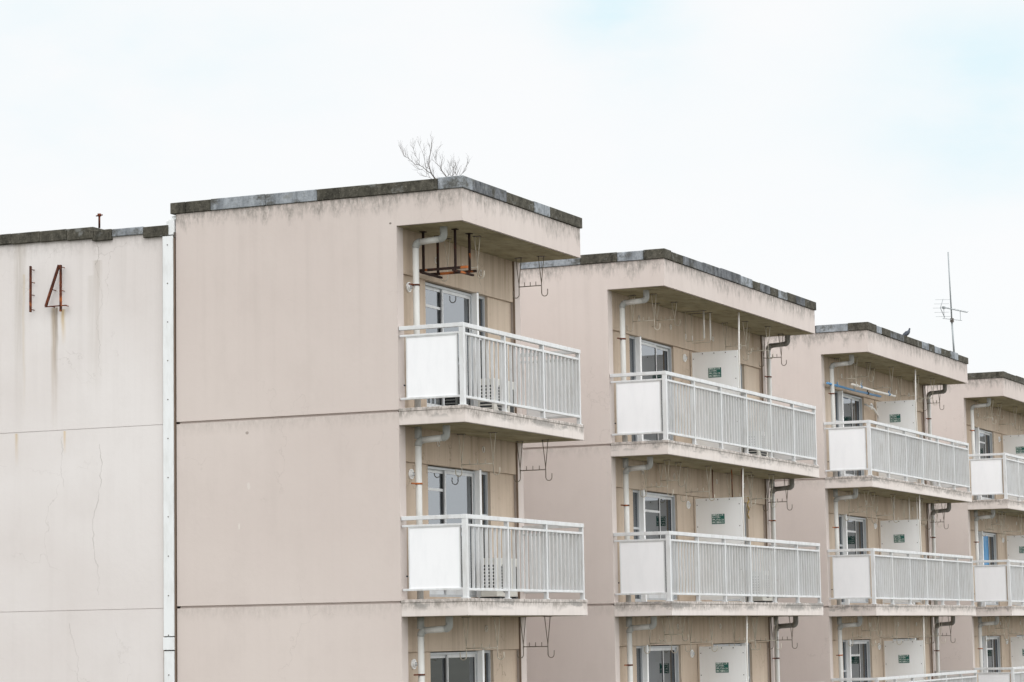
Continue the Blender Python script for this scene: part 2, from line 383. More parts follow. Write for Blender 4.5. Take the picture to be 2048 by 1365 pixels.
def railing(root, Ln, z, bays):
    y = .055; x0 = .05; x1 = Ln - .06
    b = MB()
    b.box(x0 - .04, x1 + .035, y - .035, y + .03, 1.09, 1.15)                         # hand rail, front
    b.box(x0 - .04, x0 + .025, y + .03, DEP - .01, 1.092, 1.148).box(x1 - .03, x1 + .033, y + .03, DEP - .01, 1.092, 1.148)
    for zz in (.985, .105):
        b.box(x0, x1, y - .024, y + .024, zz, zz + .035)
        b.box(x0 - .022, x0 + .022, y + .024, DEP - .01, zz + .012, zz + .043).box(x1 - .02, x1 + .02, y + .024, DEP - .01, zz + .012, zz + .043)
    o = b.obj('balcony_railing', m_alu, root, (0, 0, z), .004)
    n = bays; d = (x1 - x0) / n
    use(post_mesh(.034, .034), 'corner_post', o, (x0, y, 0))
    for k in range(1, n + 1): use(post_mesh(.021, .03), 'post', o, (x0 + k * d, y, 0))
    for k in range(n): use(railing_bay(9, d), 'slat_panel', o, (x0 + k * d, y, 0))
    use(side_mesh(), 'side_panel', o, (x0, 0, 0)); use(side_mesh(), 'side_panel', o, (x1, 0, 0))
    MB().tube([(x0 - .005, .94, .32), (x0 - .03, .94, .32)], .012, 8).obj('side_bolt', m_dark, o)
    return o
def elbow(p0, c, p1, n=5):                     # quarter bend through corner c
    p0, c, p1 = Vector(p0), Vector(c), Vector(p1)
    return [(1 - t) ** 2 * p0 + 2 * t * (1 - t) * c + t * t * p1 for t in [i / n for i in range(n + 1)]]
def pipe(root, x, y, z_top, z_bot, yo, r=.046, run=0):
    """drain: drops from the slab at distance yo, bends, runs back to the wall, bends down"""
    b = MB(); zh = z_top - .17
    bend = 2 if run else 1
    pts = [(x, yo, z_top + .01), (x, yo, zh + .06)] + elbow((x, yo, zh + .06), (x, yo, zh), (x, yo + .06, zh - .003))
    b.tube(pts, r * 1.14, 12, bend, cap=False)
    b.tube([(x, yo + .06, zh - .003), (x, y - .065, zh - .02)], r, 12, run)
    b.tube(elbow((x, y - .075, zh - .02), (x, y, zh - .022), (x, y, zh - .10)), r * 1.14, 12, bend)
    b.tube([(x, y, zh - .09), (x, y, z_bot)], r, 12, 0)
    if z_top < 5: b.tube([(x, y, z_top + .01), (x, y, zh)], r * 1.1, 12, 1)
    o = b.obj('downpipe', [m_pipe, m_elbow, m_darkpipe], root)
    for dz in (.80, 1.95):
        zc = z_top - dz
        MB().tube([(x, y, zc - .012), (x, y, zc + .012)], r + .006, 12).bar((x - .04, y, zc), (x - .17, y + .03, zc), .015, .02).obj('pipe_clamp', m_rust, o)
    return o
def bracket(root, x, y1, y2, z, mat=None, drop=.62, lean=0.):
    """pair of hooks for a drying pole, hung from the slab above"""
    b = MB(); r = .0064
    for y, s in ((y1, 1), (y2, -1)):
        zc = z - drop * .68
        for e in (-.045, .045):
            b.tube([(x, y + e, z), (x + lean * .5, y + e * .8, z - .1), (x + lean, y, zc)], r, 5)
        pts = [(x + lean, y, zc), (x + lean, y, z - drop + .05)]
        for k in range(7):
            a = math.pi * k / 6; pts.append((x + lean, y + s * (.05 - .05 * math.cos(a)), z - drop + .05 - .05 * math.sin(a)))
        pts.append((x + lean, y + s * .1, z - drop + .11)); b.tube(pts, r * 1.15, 5)
        b.box(x - .03, x + .03, y - .06, y + .06, z - .010, z + .002, 1)
    zb = z - drop * .73
    b.tube([(x + lean, y1, zb), (x + lean, y2, zb)], r * 1.2, 5)
    for k in (1, 2, 3):
        yy = y1 + (y2 - y1) * k / 4; b.tube([(x + lean, yy, zb), (x + lean, yy, zb + .065)], r, 5)
    return b.obj('pole_bracket', [mat or (m_hookdark if (x > 7.5 or (x > 3.7 and LEN[0] > 4 and root is not None and root.name == 'apartment_block')) else m_hook), m_bolt], root)
def text_mesh(lines):
    vs, fs = [], []
    for s, x, y, hh in lines:
        cu = bpy.data.curves.new('txt', 'FONT'); cu.body = s; cu.size = hh; cu.resolution_u = 2; cu.offset = .0016
        ob = bpy.data.objects.new('txt', cu); col.objects.link(ob)
        dg = bpy.context.evaluated_depsgraph_get(); me = bpy.data.meshes.new_from_object(ob.evaluated_get(dg))
        wdt = max([v.co.x for v in me.vertices] + [.001])
        b0 = len(vs)
        for v in me.vertices: vs.append((v.co.x * (y[1] / wdt) + x, v.co.y + y[0]))
        for p in me.polygons: fs.append(tuple(b0 + i for i in p.vertices))
        bpy.data.objects.remove(ob); bpy.data.meshes.remove(me)
    return vs, fs
def notice(parent, x, ya, yb, za, zb):
    ya += rnd_n.uniform(-.02, .02); za += rnd_n.uniform(-.02, .015)
    if 'notice' not in PN:
        W2, H2 = yb - ya, zb - za
        b = MB().box(-.004, 0, 0, W2, 0, H2)
        vs, fs = text_mesh([("非常の際は ここを", .012, (.148, W2 * .86), .036), ("破って 隣戸へ", .012, (.105, W2 * .62), .036),
                            ("避難して下さい この", .012, (.060, W2 * .88), .036), ("付近に物を置かないこと", .012, (.016, W2 * .88), .036)])
        b0 = len(b.v)
        b.v += [(-.0055, W2 - u, v) for u, v in vs]
        for f in fs: b.f.append(tuple(b0 + i for i in f)); b.mi.append(1); b.sm.append(False)
        me = bpy.data.meshes.new('notice'); me.from_pydata(b.v, [], b.f); me.materials.append(m_sign); me.materials.append(m_text)
        me.polygons.foreach_set('material_index', b.mi); me.update(); PN['notice'] = me
    return use(PN['notice'], 'notice', parent, (x, ya, za))

def window(root, x0, x1, z, h, mirror, style):
    """sliding window, two sashes, the near one with a transom"""
    y = 1.125; b = MB(); t = .035
    b.box(x0, x1, y, y + .09, z + h - t, z + h).box(x0, x1, y, y + .09, z, z + t)
    b.box(x0, x0 + t, y, y + .09, z + t, z + h - t).box(x1 - t, x1, y, y + .09, z + t, z + h - t)
    xm = x0 + (x1 - x0) * .42
    o = b.obj('window', m_alug, root)
    sp = ((x0 + t, xm + .02, y + .052), (xm - .02, x1 - t, y + .018))
    if mirror:
        xm = x0 + (x1 - x0) * .57; sp = ((x0 + t, xm + .02, y + .018), (xm - .02, x1 - t, y + .052))
    for i, (a, c, yy) in enumerate(sp):
        s = MB(); e = .030
        s.box(a, a + e, yy, yy + .022, z + t, z + h - t).box(c - e, c, yy, yy + .022, z + t, z + h - t)
        s.box(a + e, c - e, yy, yy + .022, z + h - t - .045, z + h - t).box(a + e, c - e, yy, yy + .022, z + t, z + t + .09)
        if style['transom'] and i == 0: s.box(a + e, c - e, yy, yy + .022, z + h - .34, z + h - .30)
        s.box(c - e - .014, c - e - .001, yy + .001, yy + .021, z + t, z + h - t, 1)
        s.obj('sash', [m_alu, m_stile], o)
        MB().box(a + e, c - e, yy + .010, yy + .016, z + t + .09, z + h - t - .045).obj('pane', m_bluepane if style.get('blue') and i == (0 if not mirror else 0) else m_glass, o)
    cs = style.get('curtain')
    if cs:
        for (u0, u1, mm) in cs:
            c = MB(); n = 34; b0 = len(c.v); X0 = x0 + (x1 - x0) * u0; X1 = x0 + (x1 - x0) * u1
            for k in range(n + 1):
                xx = X0 + (X1 - X0) * k / n; yy = y + .17 + .022 * math.sin(k * 1.35) + .01 * math.sin(k * .5)
                c.v += [(xx, yy, z + .05), (xx, yy, z + h - .04), (xx, yy + .004, z + .05), (xx, yy + .004, z + h - .04)]
            for k in range(n):
                q = b0 + k * 4
                for a, d in ((0, 1), (3, 2)): c.f.append((q + a, q + 4 + a, q + 4 + d, q + d)); c.mi.append(0); c.sm.append(True)
            c.obj('curtain', mm, o)
    return o
STY = {}
def style_for(b, f, u):
    d = {(0, 0, 0): dict(transom=1), (0, 1, 0): dict(transom=1), (0, 2, 0): dict(transom=0),
         (1, 0, 0): dict(transom=0), (1, 1, 0): dict(transom=1, curtain=[(.0, .3, m_curtain)]), (1, 2, 0): dict(transom=0, curtain=[(.05, .3, m_cloth), (.45, .75, m_curtain)]),
         (2, 0, 0): dict(transom=0, curtain=[(.0, .38, m_curtain), (.5, .8, m_cloth)]), (2, 1, 0): dict(transom=1), (2, 2, 0): dict(transom=1, curtain=[(.3, .5, m_curtain)]),
         (3, 0, 0): dict(transom=1, curtain=[(.45, .9, m_cloth)]), (3, 1, 0): dict(transom=0, blue=1, curtain=[(.5, .95, m_cloth)]), (3, 2, 0): dict(transom=1, curtain=[(.0, .9, m_cloth)])}
    return d.get((b, f, u), dict(transom=f % 2, curtain=[(.1, .6, m_curtain)]))
SIDE = {0: 'first', 1: 'second', 2: 'third', 3: 'fourth'}

def unit(root, b, f, off, mirror, u):
    """front of one flat: coordinates written for a flat whose window is on the near side; mirror flips it about x = off"""
    z = FL[f]; ztop = z + 1.922; ceil = z + 2.566 - (0 if f == 0 else .0)
    def X(a, c):
        return (off + a, off + c) if not mirror else (off - c, off - a)
    fp = MB()
    for a, c in ((.0, .84), (3.0, 3.97 if b or mirror else 3.88)):
        x0, x1 = X(a, c); fp.box(x0, x1, 1.085, 1.30, z, ztop)
    x0, x1 = X(.84, 2.53); fp.box(x0, x1, 1.10, 1.30, z, z + .05)
    fp.obj('facade_panel', m_fac, root)
    window(root, *X(.84, 2.53), z + .05, 1.86, mirror, style_for(b, f, u))
    # jamb box, white
    x0, x1 = X(2.53, 2.60); MB().box(x0, x1, 1.045, 1.16, z, ztop + .03).obj('jamb_box', m_board, root, bevel=.006)
    # narrow window with louvres
    x0, x1 = X(2.59, 3.0)
    nw = MB().box(x0, x1, 1.13, 1.20, z + .02, z + .07).box(x0, x1, 1.13, 1.20, ztop - .04, ztop + .03)
    nw.box(x0, x0 + .03, 1.13, 1.20, z + .07, ztop - .04).box(x1 - .03, x1, 1.13, 1.20, z + .07, ztop - .04).box(x0 + .03, x1 - .03, 1.13, 1.20, z + 1.25, z + 1.29)
    nwo = nw.obj('narrow_window', m_alug, root)
    MB().box(x0 + .03, x1 - .03, 1.16, 1.166, z + .07, z + 1.25).box(x0 + .03, x1 - .03, 1.16, 1.166, z + 1.29, ztop - .04).obj('pane', m_glass, nwo)
    # round vent on the panel beside the window
    vx = (X(.14, .14)[0] if not mirror else off - .42)
    vx = off + .28 if not mirror else off - .30
    vz = z + 1.76
    v = MB().tube([(vx, 1.085, vz), (vx, 1.062, vz)], .072, 18, 0).tube([(vx, 1.062, vz), (vx, 1.035, vz)], .056, 18, 0, r2=.03)
    for k in (-1, 0, 1): v.box(vx - .035, vx + .035, 1.028, 1.036, vz + k * .02 - .003, vz + k * .02 + .003, 1)
    v.obj('vent_cover', [m_board, m_dark], root)
    for dx in (1.1, 2.65):
        xx = off + dx if not mirror else off - dx
        a = [(xx + .035 * math.cos(t * math.pi / 5), 1.03, z + 2.24 + .045 * math.sin(t * math.pi / 5)) for t in range(11)]
        MB().tube(a, .007, 6).obj('wall_ring', m_white, root)

def block(b):
    Ln = LEN[b]; o = thing('apartment_block', (XB[b], YB[b], G), LAB[b], 'apartment block', 'pink balcony blocks of the apartment row')
    # every part sits in its block's own frame, z counted from the camera height
    wb = MB(); gaps = [3.145 - H * k for k in range(4)]
    zs = [TOPZ] + gaps + [G]
    for k in range(5):
        za = zs[k] if k == 0 else zs[k] - .017
        zb = zs[k + 1] + .017 if k < 4 else G
        wb.box(0, .2, DEP, WID, zb, za)
        wb.box(Ln - .2, Ln, DEP, WID, zb, za)
    wb.box(.04, .17, DEP + .03, WID - .03, G, TOPZ - .01).box(Ln - .17, Ln - .04, DEP + .03, WID - .03, G, TOPZ - .01)
    wb.box(.2, Ln - .2, WID - .2, WID - .002, G, TOPZ - .02)
    wb.obj('wall', m_pink, o, (0, 0, -G))
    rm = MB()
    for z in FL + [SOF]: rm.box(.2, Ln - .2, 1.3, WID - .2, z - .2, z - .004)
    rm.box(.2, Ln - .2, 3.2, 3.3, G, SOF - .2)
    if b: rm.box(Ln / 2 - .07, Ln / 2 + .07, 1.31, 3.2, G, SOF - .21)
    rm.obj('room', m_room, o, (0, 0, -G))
    # eave: roof slab over the top balcony
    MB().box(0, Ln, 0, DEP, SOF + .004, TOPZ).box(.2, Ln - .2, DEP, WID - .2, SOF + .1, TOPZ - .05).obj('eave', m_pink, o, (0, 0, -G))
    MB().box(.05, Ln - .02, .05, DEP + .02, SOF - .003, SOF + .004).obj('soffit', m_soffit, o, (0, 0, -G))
    # beam over the openings, each floor
    for f, z in enumerate(FL):
        MB().box(.2, Ln - .2, 1.045, 1.299, z + 1.925, z + 2.64 if f else SOF + .09).obj('beam', m_fac, o, (0, 0, -G), .006)
        s = MB().box(0, Ln, 0, DEP, z - .235, z - .045).box(-.006, Ln + .006, -.006, DEP, z - .045, z)
        sl = s.obj('balcony_slab', m_slab, o, (0, 0, -G), .006)
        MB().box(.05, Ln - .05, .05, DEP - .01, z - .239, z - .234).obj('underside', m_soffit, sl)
    # frames round the far end: dark joint and pale fin
    MB().box(Ln - .222, Ln - .2, 1.02, 1.044, G, SOF).obj('joint_strip', m_black, o, (0, 0, -G))
    n0 = len(col.objects); before = set(col.objects)
    for f in range(4):
        if b == 0: unit(o, b, f, .20, False, 0)
        else:
            unit(o, b, f, Ln / 2 - .02, True, 0); unit(o, b, f, Ln / 2 + .02, False, 1)
            pt = MB().box(Ln / 2 - .012, Ln / 2 + .012, .19, 1.045, FL[f] + .06, FL[f] + 1.86)
            for k in range(5): pt.tube([(Ln / 2 - .012, .215, FL[f] + .2 + k * .39), (Ln / 2 - .02, .215, FL[f] + .2 + k * .39)], .009, 6, 1).tube([(Ln / 2 - .012, 1.015, FL[f] + .2 + k * .39), (Ln / 2 - .02, 1.015, FL[f] + .2 + k * .39)], .009, 6, 1)
            for k in range(3): pt.tube([(Ln / 2 - .012, .4 + k * .22, FL[f] + 1.85), (Ln / 2 - .02, .4 + k * .22, FL[f] + 1.85)], .010, 6, 1)
            pt.box(Ln / 2 - .016, Ln / 2 + .016, 1.02, 1.043, FL[f] + .03, FL[f] + 1.88).box(Ln / 2 - .016, Ln / 2 + .016, .17, .19, FL[f] + .03, FL[f] + 1.88).box(Ln / 2 - .016, Ln / 2 + .016, .19, 1.02, FL[f] + 1.86, FL[f] + 1.88)
            p = pt.obj('partition_board', [m_board, m_bolt], o)
            notice(p, Ln / 2 - .0125, .487, .735, FL[f] + 1.40, FL[f] + 1.585)
            # white conduit in front of the board
            MB().tube([(Ln / 2 + .02, .14, FL[f] + 2.566), (Ln / 2 - .01, .145, FL[f] + 1.9), (Ln / 2 + .01, .14, FL[f] + .02)], .016, 8).obj('conduit', m_white, o)
    for f in range(4):
        zt = SOF if f == 0 else FL[f - 1] - .236
        pipe(o, .38, .91, zt, FL[f] - .01, .47)
        if b: pipe(o, Ln - .10, .93, zt, FL[f] - .01, .53, run=2)
        railing(o, Ln, FL[f], 3 if b == 0 else 6)
        if f == 3: continue
        j = lambda: random.uniform(-.04, .04)
        if b == 0:
            for x, y1, y2 in ((1.45 if f == 0 else 1.9, .94, .44), (3.79, .84, .44)): bracket(o, x + j(), y1 + j(), y2 + j(), zt)
        else:
            bracket(o, .87 + (.5 if f else 0) + j(), .92, .53, zt)
            if (b, f) == (1, 0):
                for x in (3.58, 3.92):      # two U frames with a thick white front leg
                    MB().tube([(x, .95, zt), (x, .95, zt - .5), (x, .93, zt - .54), (x, .62, zt - .54), (x, .60, zt - .5)], .007, 6)\
                        .tube([(x, .60, zt), (x, .60, zt - .5)], .017, 8, 1).tube([(x, .95, zt - .4), (x, .95, zt - .5)], .012, 8, 1)\
                        .box(x - .03, x + .03, .55, 1.0, zt - .008, zt + .002, 2).obj('hanging_frame', [m_hook, m_white, m_bolt], o)
            else: bracket(o, 3.35 + j(), .92 + j(), .50 + j(), zt)
            bracket(o, 5.6 + j(), .90, .5, zt, lean=.02); bracket(o, 2.15 + j(), .95, .62, zt, drop=.42); bracket(o, 6.6 + j(), .80, .40, zt, lean=-.02); bracket(o, 7.95 + j(), .92 + j(), .56 + j(), zt)
            if (b, f) in ((1, 1), (2, 1)):
                for q, (x, y) in enumerate(((4.4, .8), (4.6, .5), (4.7, .35))):
                    MB().tube([(x, y, zt), (x, y, zt - .62)], .010, 6).obj('hanging_rod', m_rust if b == 1 else m_white, o)
            if (b, f) == (1, 1):
                for x, y, l in ((4.6, .5, .66), (5.0, .34, .9)):
                    MB().tube([(x + .05 * math.sin(t * 1.9), y, zt - .5 - t * .06 * l) for t in range(8)], .014, 6).obj('yellow_cord', Mcord, o)
            if (b, f) == (2, 0):
                MB().tube([(3.3, 1.07, 4.95), (3.3, .98, 4.9), (3.6, .95, 4.86), (3.75, .9, 4.7), (3.68, .9, 4.5), (3.5, .95, 4.3), (3.4, 1.0, 4.0)], .022, 8).obj('hose', m_white, o)
    for ob in set(col.objects) - before:
        if ob.parent is o: ob.location.z += -G
    # coping, segment by segment
    cp = MB(); dp = .30; rnd = random.Random(10 + b)
    gs, fs = COP[b]
    cx = 0
    for y1, y0, mi in gs:                                    # along the near gable
        h = .165 + rnd.uniform(-.008, .008); pr = .028 + rnd.uniform(-.006, .006)
        lo = -.03 if y0 <= 0 else y0 + .004
        cp.box(-pr, dp, lo, y1, TOPZ + .004, TOPZ + h, mi)
    for x0, x1, mi in fs:
        h = .165 + rnd.uniform(-.014, .010); pr = .028 + rnd.uniform(-.007, .007)
        cp.box(max(x0, dp + .001) + .003, x1 + (.035 if x1 >= Ln else 0), -pr, dp, TOPZ + .004, TOPZ + h, mi)
    cp.box(Ln - dp + .03, Ln + .03, dp + .002, WID, TOPZ + .004, TOPZ + .16, 0).box(dp + .002, Ln - dp + .02, WID - dp, WID, TOPZ + .004, TOPZ + .158, 0)
    cp.obj('coping', [m_moss, m_slate, m_light], o, (0, 0, -G), .008)
    MB().box(dp + .004, Ln - dp + .02, dp + .004, WID - dp - .004, TOPZ - .04, TOPZ + .05).obj('roof', m_slate, o, (0, 0, -G))
    return o
LAB = ['pink rendered block with the shortest balconies, nearest, beside the pale wall numbered 14',
       'pink rendered block second in the row, with long balconies and green notices on white boards',
       'pink rendered block third in the row, with a pigeon and an antenna on its roof',
       'farthest pink block, cut off by the right edge, with a blue blind in one window']
MC = Mat('yellow_cord'); Mcord = MC.out(lin((186, 158, 92)), .8)
COP = [([(4.68, 4.42, 0), (4.416, 4.0, 0), (4.0, 3.1, 2), (3.1, 2.26, 2), (2.26, 1.3, 0), (1.3, .36, 0), (.36, 0, 2)],
        [(0, 1.47, 1), (1.47, 2.47, 0), (2.47, 3.07, 2), (3.07, 4.29, 0)]),
       ([(4.62, 2.2, 2), (2.2, 1.49, 2), (1.49, .82, 0), (.82, .35, 2), (.35, 0, 0)],
        [(0, .86, 0), (.86, 1.9, 1), (1.9, 2.8, 1), (2.8, 3.84, 1), (3.84, 4.5, 2), (4.5, 4.96, 0), (4.96, 5.54, 1), (5.54, 6.01, 0), (6.01, 6.55, 2), (6.55, 7.07, 0), (7.07, 7.63, 1), (7.63, 8.31, 0)]),
       ([(4.62, 3, 0), (3, 1.9, 2), (1.9, 1.1, 1), (1.1, .41, 2), (.41, 0, 0)],
        [(0, .6, 0), (.6, 1.0, 2), (1.0, 1.65, 0), (1.65, 2.71, 1), (2.71, 4.19, 0), (4.19, 4.79, 2), (4.79, 5.3, 0), (5.3, 5.83, 2), (5.83, 6.68, 0), (6.68, 7.37, 2), (7.37, 8.31, 0)]),
       ([(4.62, 2.5, 0), (2.5, 1.2, 0), (1.2, 0, 0)],
        [(0, 1.4, 0), (1.4, 2.9, 0), (2.9, 4.2, 1), (4.2, 5.6, 0), (5.6, 8.31, 0)])]
blocks = [block(b) for b in range(4)]

# ------------------------------------------------------------------ the pale building behind, with the number
eb = thing('apartment_building', (XB[0], YF + 4.79, G), 'pale grey-white end wall with rust streaks, left of the pink blocks, bearing the number 14', 'apartment building')
def EB(mb, name, mats, bevel=0): return mb.obj(name, mats, eb, (0, -4.79, -G), bevel)
wl = MB(); zs = [5.97, 3.135, .485, -2.165, -4.815, G]
for k in range(5):
    wl.box(0, .25, 4.79, 13.5, zs[k + 1] + (.005 if k < 4 else 0), zs[k] - (.005 if k else 0))
wl.box(.012, .24, 4.80, 13.49, G, 5.96)
wl.box(.25, 45, 4.79, 5.0, G, 5.93).box(.25, 45, 13.3, 13.5, G, 5.93).box(44.8, 45, 5.0, 13.3, G, 5.93)
EB(wl, 'wall', m_pale)
EB(MB().box(.26, 44.79, 5.001, 13.29, 5.6, 5.9), 'roof', m_slate)
cp = MB()
segs = [(13.5, 10.4, 5.985, 6.13, 0), (10.4, 8.9, 5.985, 6.132, 0), (8.894, 7.42, 5.975, 6.128, 0), (7.416, 6.91, 5.965, 6.126, 0), (6.906, 6.44, 5.958, 6.122, 0), (6.434, 5.97, 5.945, 6.118, 0),
        (5.965, 5.66, 5.90, 6.062, 0), (5.655, 5.12, 5.945, 6.058, 2), (5.115, 4.70, 5.885, 6.045, 0)]
for y1, y0, za, zb, mi in segs: cp.box(-.05 if mi == 0 else -.035, .3, y0, y1, za, zb, mi)
cp.box(-.04, .3, 5.965, 6.0, 5.91, 6.09, 0)
EB(cp, 'coping', [m_moss, m_slate, m_light], .01)
# vertical cover of the joint between the two buildings, in three lengths
jc = MB().box(-.045, .02, 4.612, 4.785, .085, 5.88).box(-.055, .02, 4.608, 4.789, -.11, .07).box(-.04, .02, 4.614, 4.783, -5.3, -.125)
j = EB(jc, 'joint_cover', m_cover, .004)
for k in range(17):
    zz = 5.75 - k * .565
    if -.11 < zz < .09: continue
    MB().tube([(-.040, 4.70, zz), (-.052, 4.70, zz)], .009, 8).obj('screw', m_bolt, j)
EB(MB().box(-.03, .03, 4.6, 4.607, -5.3, 5.9).box(-.02, .03, 4.788, 4.80, -5.3, 5.9), 'joint_seal', m_black)
EB(MB().box(.06, .30, 4.605, 4.69, 5.6, 6.19).box(-.02, .06, 4.605, 4.70, 5.90, 6.13).box(.3, 1.2, 4.605, 4.93, 5.7, 6.17).box(.8, 2.4, 4.61, 5.06, 5.7, 6.085), 'roof_flashing', m_cover, .004)
EB(MB().bar((-.03, 4.60, 5.885), (-.03, 4.70, 5.875), .01, .012).box(-.03, .0, 4.585, 4.605, 5.86, 5.93), 'flashing_tie', m_bolt)

# ------------------------------------------------------------------ number 14: rusty edges of letters that lost their faces
sg = thing('building_number', (XB[0] - .08, YF + 6.8, 5.25), 'rusty iron outline of the number 14 fixed high on the pale wall', 'sign')
bx, by, bz = XB[0] - .08, YF + 6.8, 5.25
def SG(mb, name, parent=sg): return mb.obj(name, m_rust, parent, (.08, -6.87, -bz - .02))
xf, xk = -.12, -.08
d1 = SG(MB().box(xf, xk, 7.090, 7.110, 4.93, 5.62), 'digit')
for zz in (5.57, 5.38, 5.19, 4.97): MB().tube([(xk, 7.10, zz), (.0, 7.10, zz)], .0065, 6).obj('pin', m_rust, d1)
q4 = MB().box(xf, xk, 6.560, 6.581, 4.905, 5.60)
q4.bar((-.10, 6.60, 5.60), (-.10, 6.83, 5.00), .04, .022)
q4.box(xf, xk, 6.47, 6.84, 4.985, 4.997)
d4 = SG(q4, 'digit')
for yy, zz in ((6.57, 5.57), (6.57, 5.22), (6.72, 5.24), (6.74, 4.99), (6.50, 4.99)): MB().tube([(xk, yy, zz), (.0, yy, zz)], .0065, 6).obj('pin', m_rust, d4)

# ------------------------------------------------------------------ rusty bolt-down rack under the first eave
rk = thing('hanging_rack', (XB[0], YF, SOF), 'rusty iron frame hanging under the eave of the nearest top balcony', 'rack')
def RK(mb, name): return mb.obj(name, m_oldrust, rk, (0, 0, -SOF))
PO = [(.64, .90), (.64, .40), (1.12, .90), (1.12, .40)]
for x, y in PO:
    RK(MB().box(x - .015, x + .015, y - .015, y + .015, 5.19, SOF).box(x - .04, x + .04, y - .04, y + .04, SOF - .014, SOF - .003), 'upright')
RK(MB().box(.60, .635, .20, .98, 5.165, 5.20), 'cross_bar'); RK(MB().box(1.07, 1.105, .28, 1.04, 5.168, 5.203), 'cross_bar')
RK(MB().box(.56, 1.24, .885, .92, 5.135, 5.163), 'side_bar'); RK(MB().box(.56, 1.24, .385, .42, 5.135, 5.163), 'side_bar')

# ------------------------------------------------------------------ air conditioners on the balconies
def ac(x, b, f, label):
    t = thing('air_conditioner', (XB[b] + x, YB[b] + .72, FL[f]), label, 'air conditioner', 'outdoor units of air conditioners on the balconies')
    body = MB().box(-.37, .37, 0, .27, .05, .62).obj('casing', m_ac, t, bevel=.015)
    gr = MB().tube([(-.08, -.002, .33), (-.08, .012, .33)], .22, 24, 0)
    for k in range(9): gr.box(-.29, .13, -.014, -.006, .14 + k * .045, .146 + k * .045, 1)
    gr.box(.2, .33, -.006, 0, .15, .5, 0)
    gr.obj('fan_grille', [m_dark, m_ac], t)
    s = MB()
    for k in range(8): s.box(-.374, -.370, .04, .23, .14 + k * .05, .17 + k * .05)
    s.obj('side_vent', m_dark, t)
    MB().box(-.33, -.25, -.02, .3, 0, .05).box(.25, .33, -.02, .3, 0, .05).obj('foot', m_dark, t)
    return t
ac(2.95, 0, 0, 'cream air conditioner behind the slats of the nearest block, upper balcony')
ac(2.95, 0, 1, 'cream air conditioner behind the slats of the nearest block, balcony below the top one')
ac(7.2, 1, 0, 'cream air conditioner at the far end of the second block, upper balcony')
ac(7.2, 1, 1, 'cream air conditioner at the far end of the second block, balcony below the top one')

# ------------------------------------------------------------------ drying poles on the third block
def pole(name, label, p, q, mat, extra):
    p, q = Vector(p), Vector(q)
    t = thing(name, tuple(p), label, 'drying pole', 'drying poles under the third eave')
    d = q - p
    MB().tube([(0, 0, 0), tuple(d * .5 + Vector((0, 0, -.012))), tuple(d)], .024, 10).obj('rod', mat, t)
    for k, mm in extra:
        c = d * k; u = d.normalized()
        MB().tube([tuple(c - u * .035), tuple(c + u * .035)], .034, 8).tube([tuple(c), tuple(c + Vector((0, 0, .08)))], .012, 6).obj('clip', mm, t)
    return t
X3 = XB[2]
pole('drying_pole', 'blue drying pole hanging in hooks under the eave of the third block', (X3 + .1, YB[2] + .93, 5.15), (X3 + 3.55, YB[2] + .78, 5.12), m_blue, ((.08, m_dark), (.18, m_blue), (.5, m_alug), (.75, m_dark)))
pole('drying_pole', 'white drying pole hanging in hooks beside the blue one', (X3 + .65, YB[2] + .56, 5.15), (X3 + 3.75, YB[2] + .50, 5.13), m_white, ((.1, m_white), (.2, m_blue), (.85, m_blue)))

# ------------------------------------------------------------------ rooftop: shrub, weed, pipe stub, antenna, pigeon
rnd = random.Random(21)
sh = thing('bare_shrub', (XB[0] + .38, YF + .4, TOPZ + .12), 'leafless grey shrub growing from the roof corner of the nearest block', 'shrub')
def grow(mb, p, d, ln, r, depth):
    pts = [p]; n = 5; dd = d.copy()
    for i in range(n):
        dd = (dd + Vector((rnd.uniform(-.25, .25), rnd.uniform(-.25, .25), rnd.uniform(-.1, .22)))).normalized()
        pts.append(pts[-1] + dd * ln / n)
    mb.tube([tuple(q) for q in pts], max(r, .0010), 5, r2=max(r * .55, .0007))
    if depth == 0: return
    k = 4 if depth > 1 else 3
    for i in range(k):
        s = pts[min(n, 2 + i)] if i < k - 1 else pts[-1]
        side = Vector((rnd.uniform(-.6, .6), rnd.uniform(-.9, .9), rnd.uniform(-.05, .7)))
        grow(mb, s, (dd * .9 + side).normalized(), ln * rnd.uniform(.5, .72), r * .5, depth - 1)
def sp_(u, v, x=0): return Vector((x, .37 + (1220 - u) / 1344 - .4, (1190 - v) / 1344))
STEM = [([(1015, 1250), (950, 1060), (870, 930), (830, 780), (818, 640), (860, 470), (890, 330)], .0095, 0),
        ([(870, 930), (760, 870), (690, 790), (600, 735), (510, 715), (430, 640), (370, 580), (290, 545), (250, 470), (215, 400)], .0050, .02),
        ([(600, 735), (590, 660), (520, 540), (490, 400)], .0030, .02), ([(840, 840), (760, 790), (730, 560), (660, 380)], .0032, -.03),
        ([(1220, 1250), (1195, 1080), (1140, 970), (1065, 880), (1060, 720)], .0090, .03), ([(1065, 870), (1010, 790), (950, 730), (935, 640), (970, 480)], .0042, .03),
        ([(1390, 1250), (1405, 1070), (1415, 1010), (1360, 930), (1330, 860)], .0055, -.02), ([(1410, 1070), (1480, 1010), (1600, 920), (1640, 800)], .0042, -.02),
        ([(1000, 1190), (860, 1030), (760, 970), (715, 965)], .0030, .05), ([(1040, 1200), (950, 1060), (900, 990)], .0040, .05), ([(1050, 1120), (1150, 1020), (1240, 960)], .0026, .04),
        ([(1205, 1070), (1280, 1000), (1360, 950), (1400, 840)], .0030, .02), ([(1330, 1200), (1310, 1060), (1270, 980), (1290, 820)], .0030, 0), ([(700, 800), (640, 830), (560, 800)], .0022, .02)]
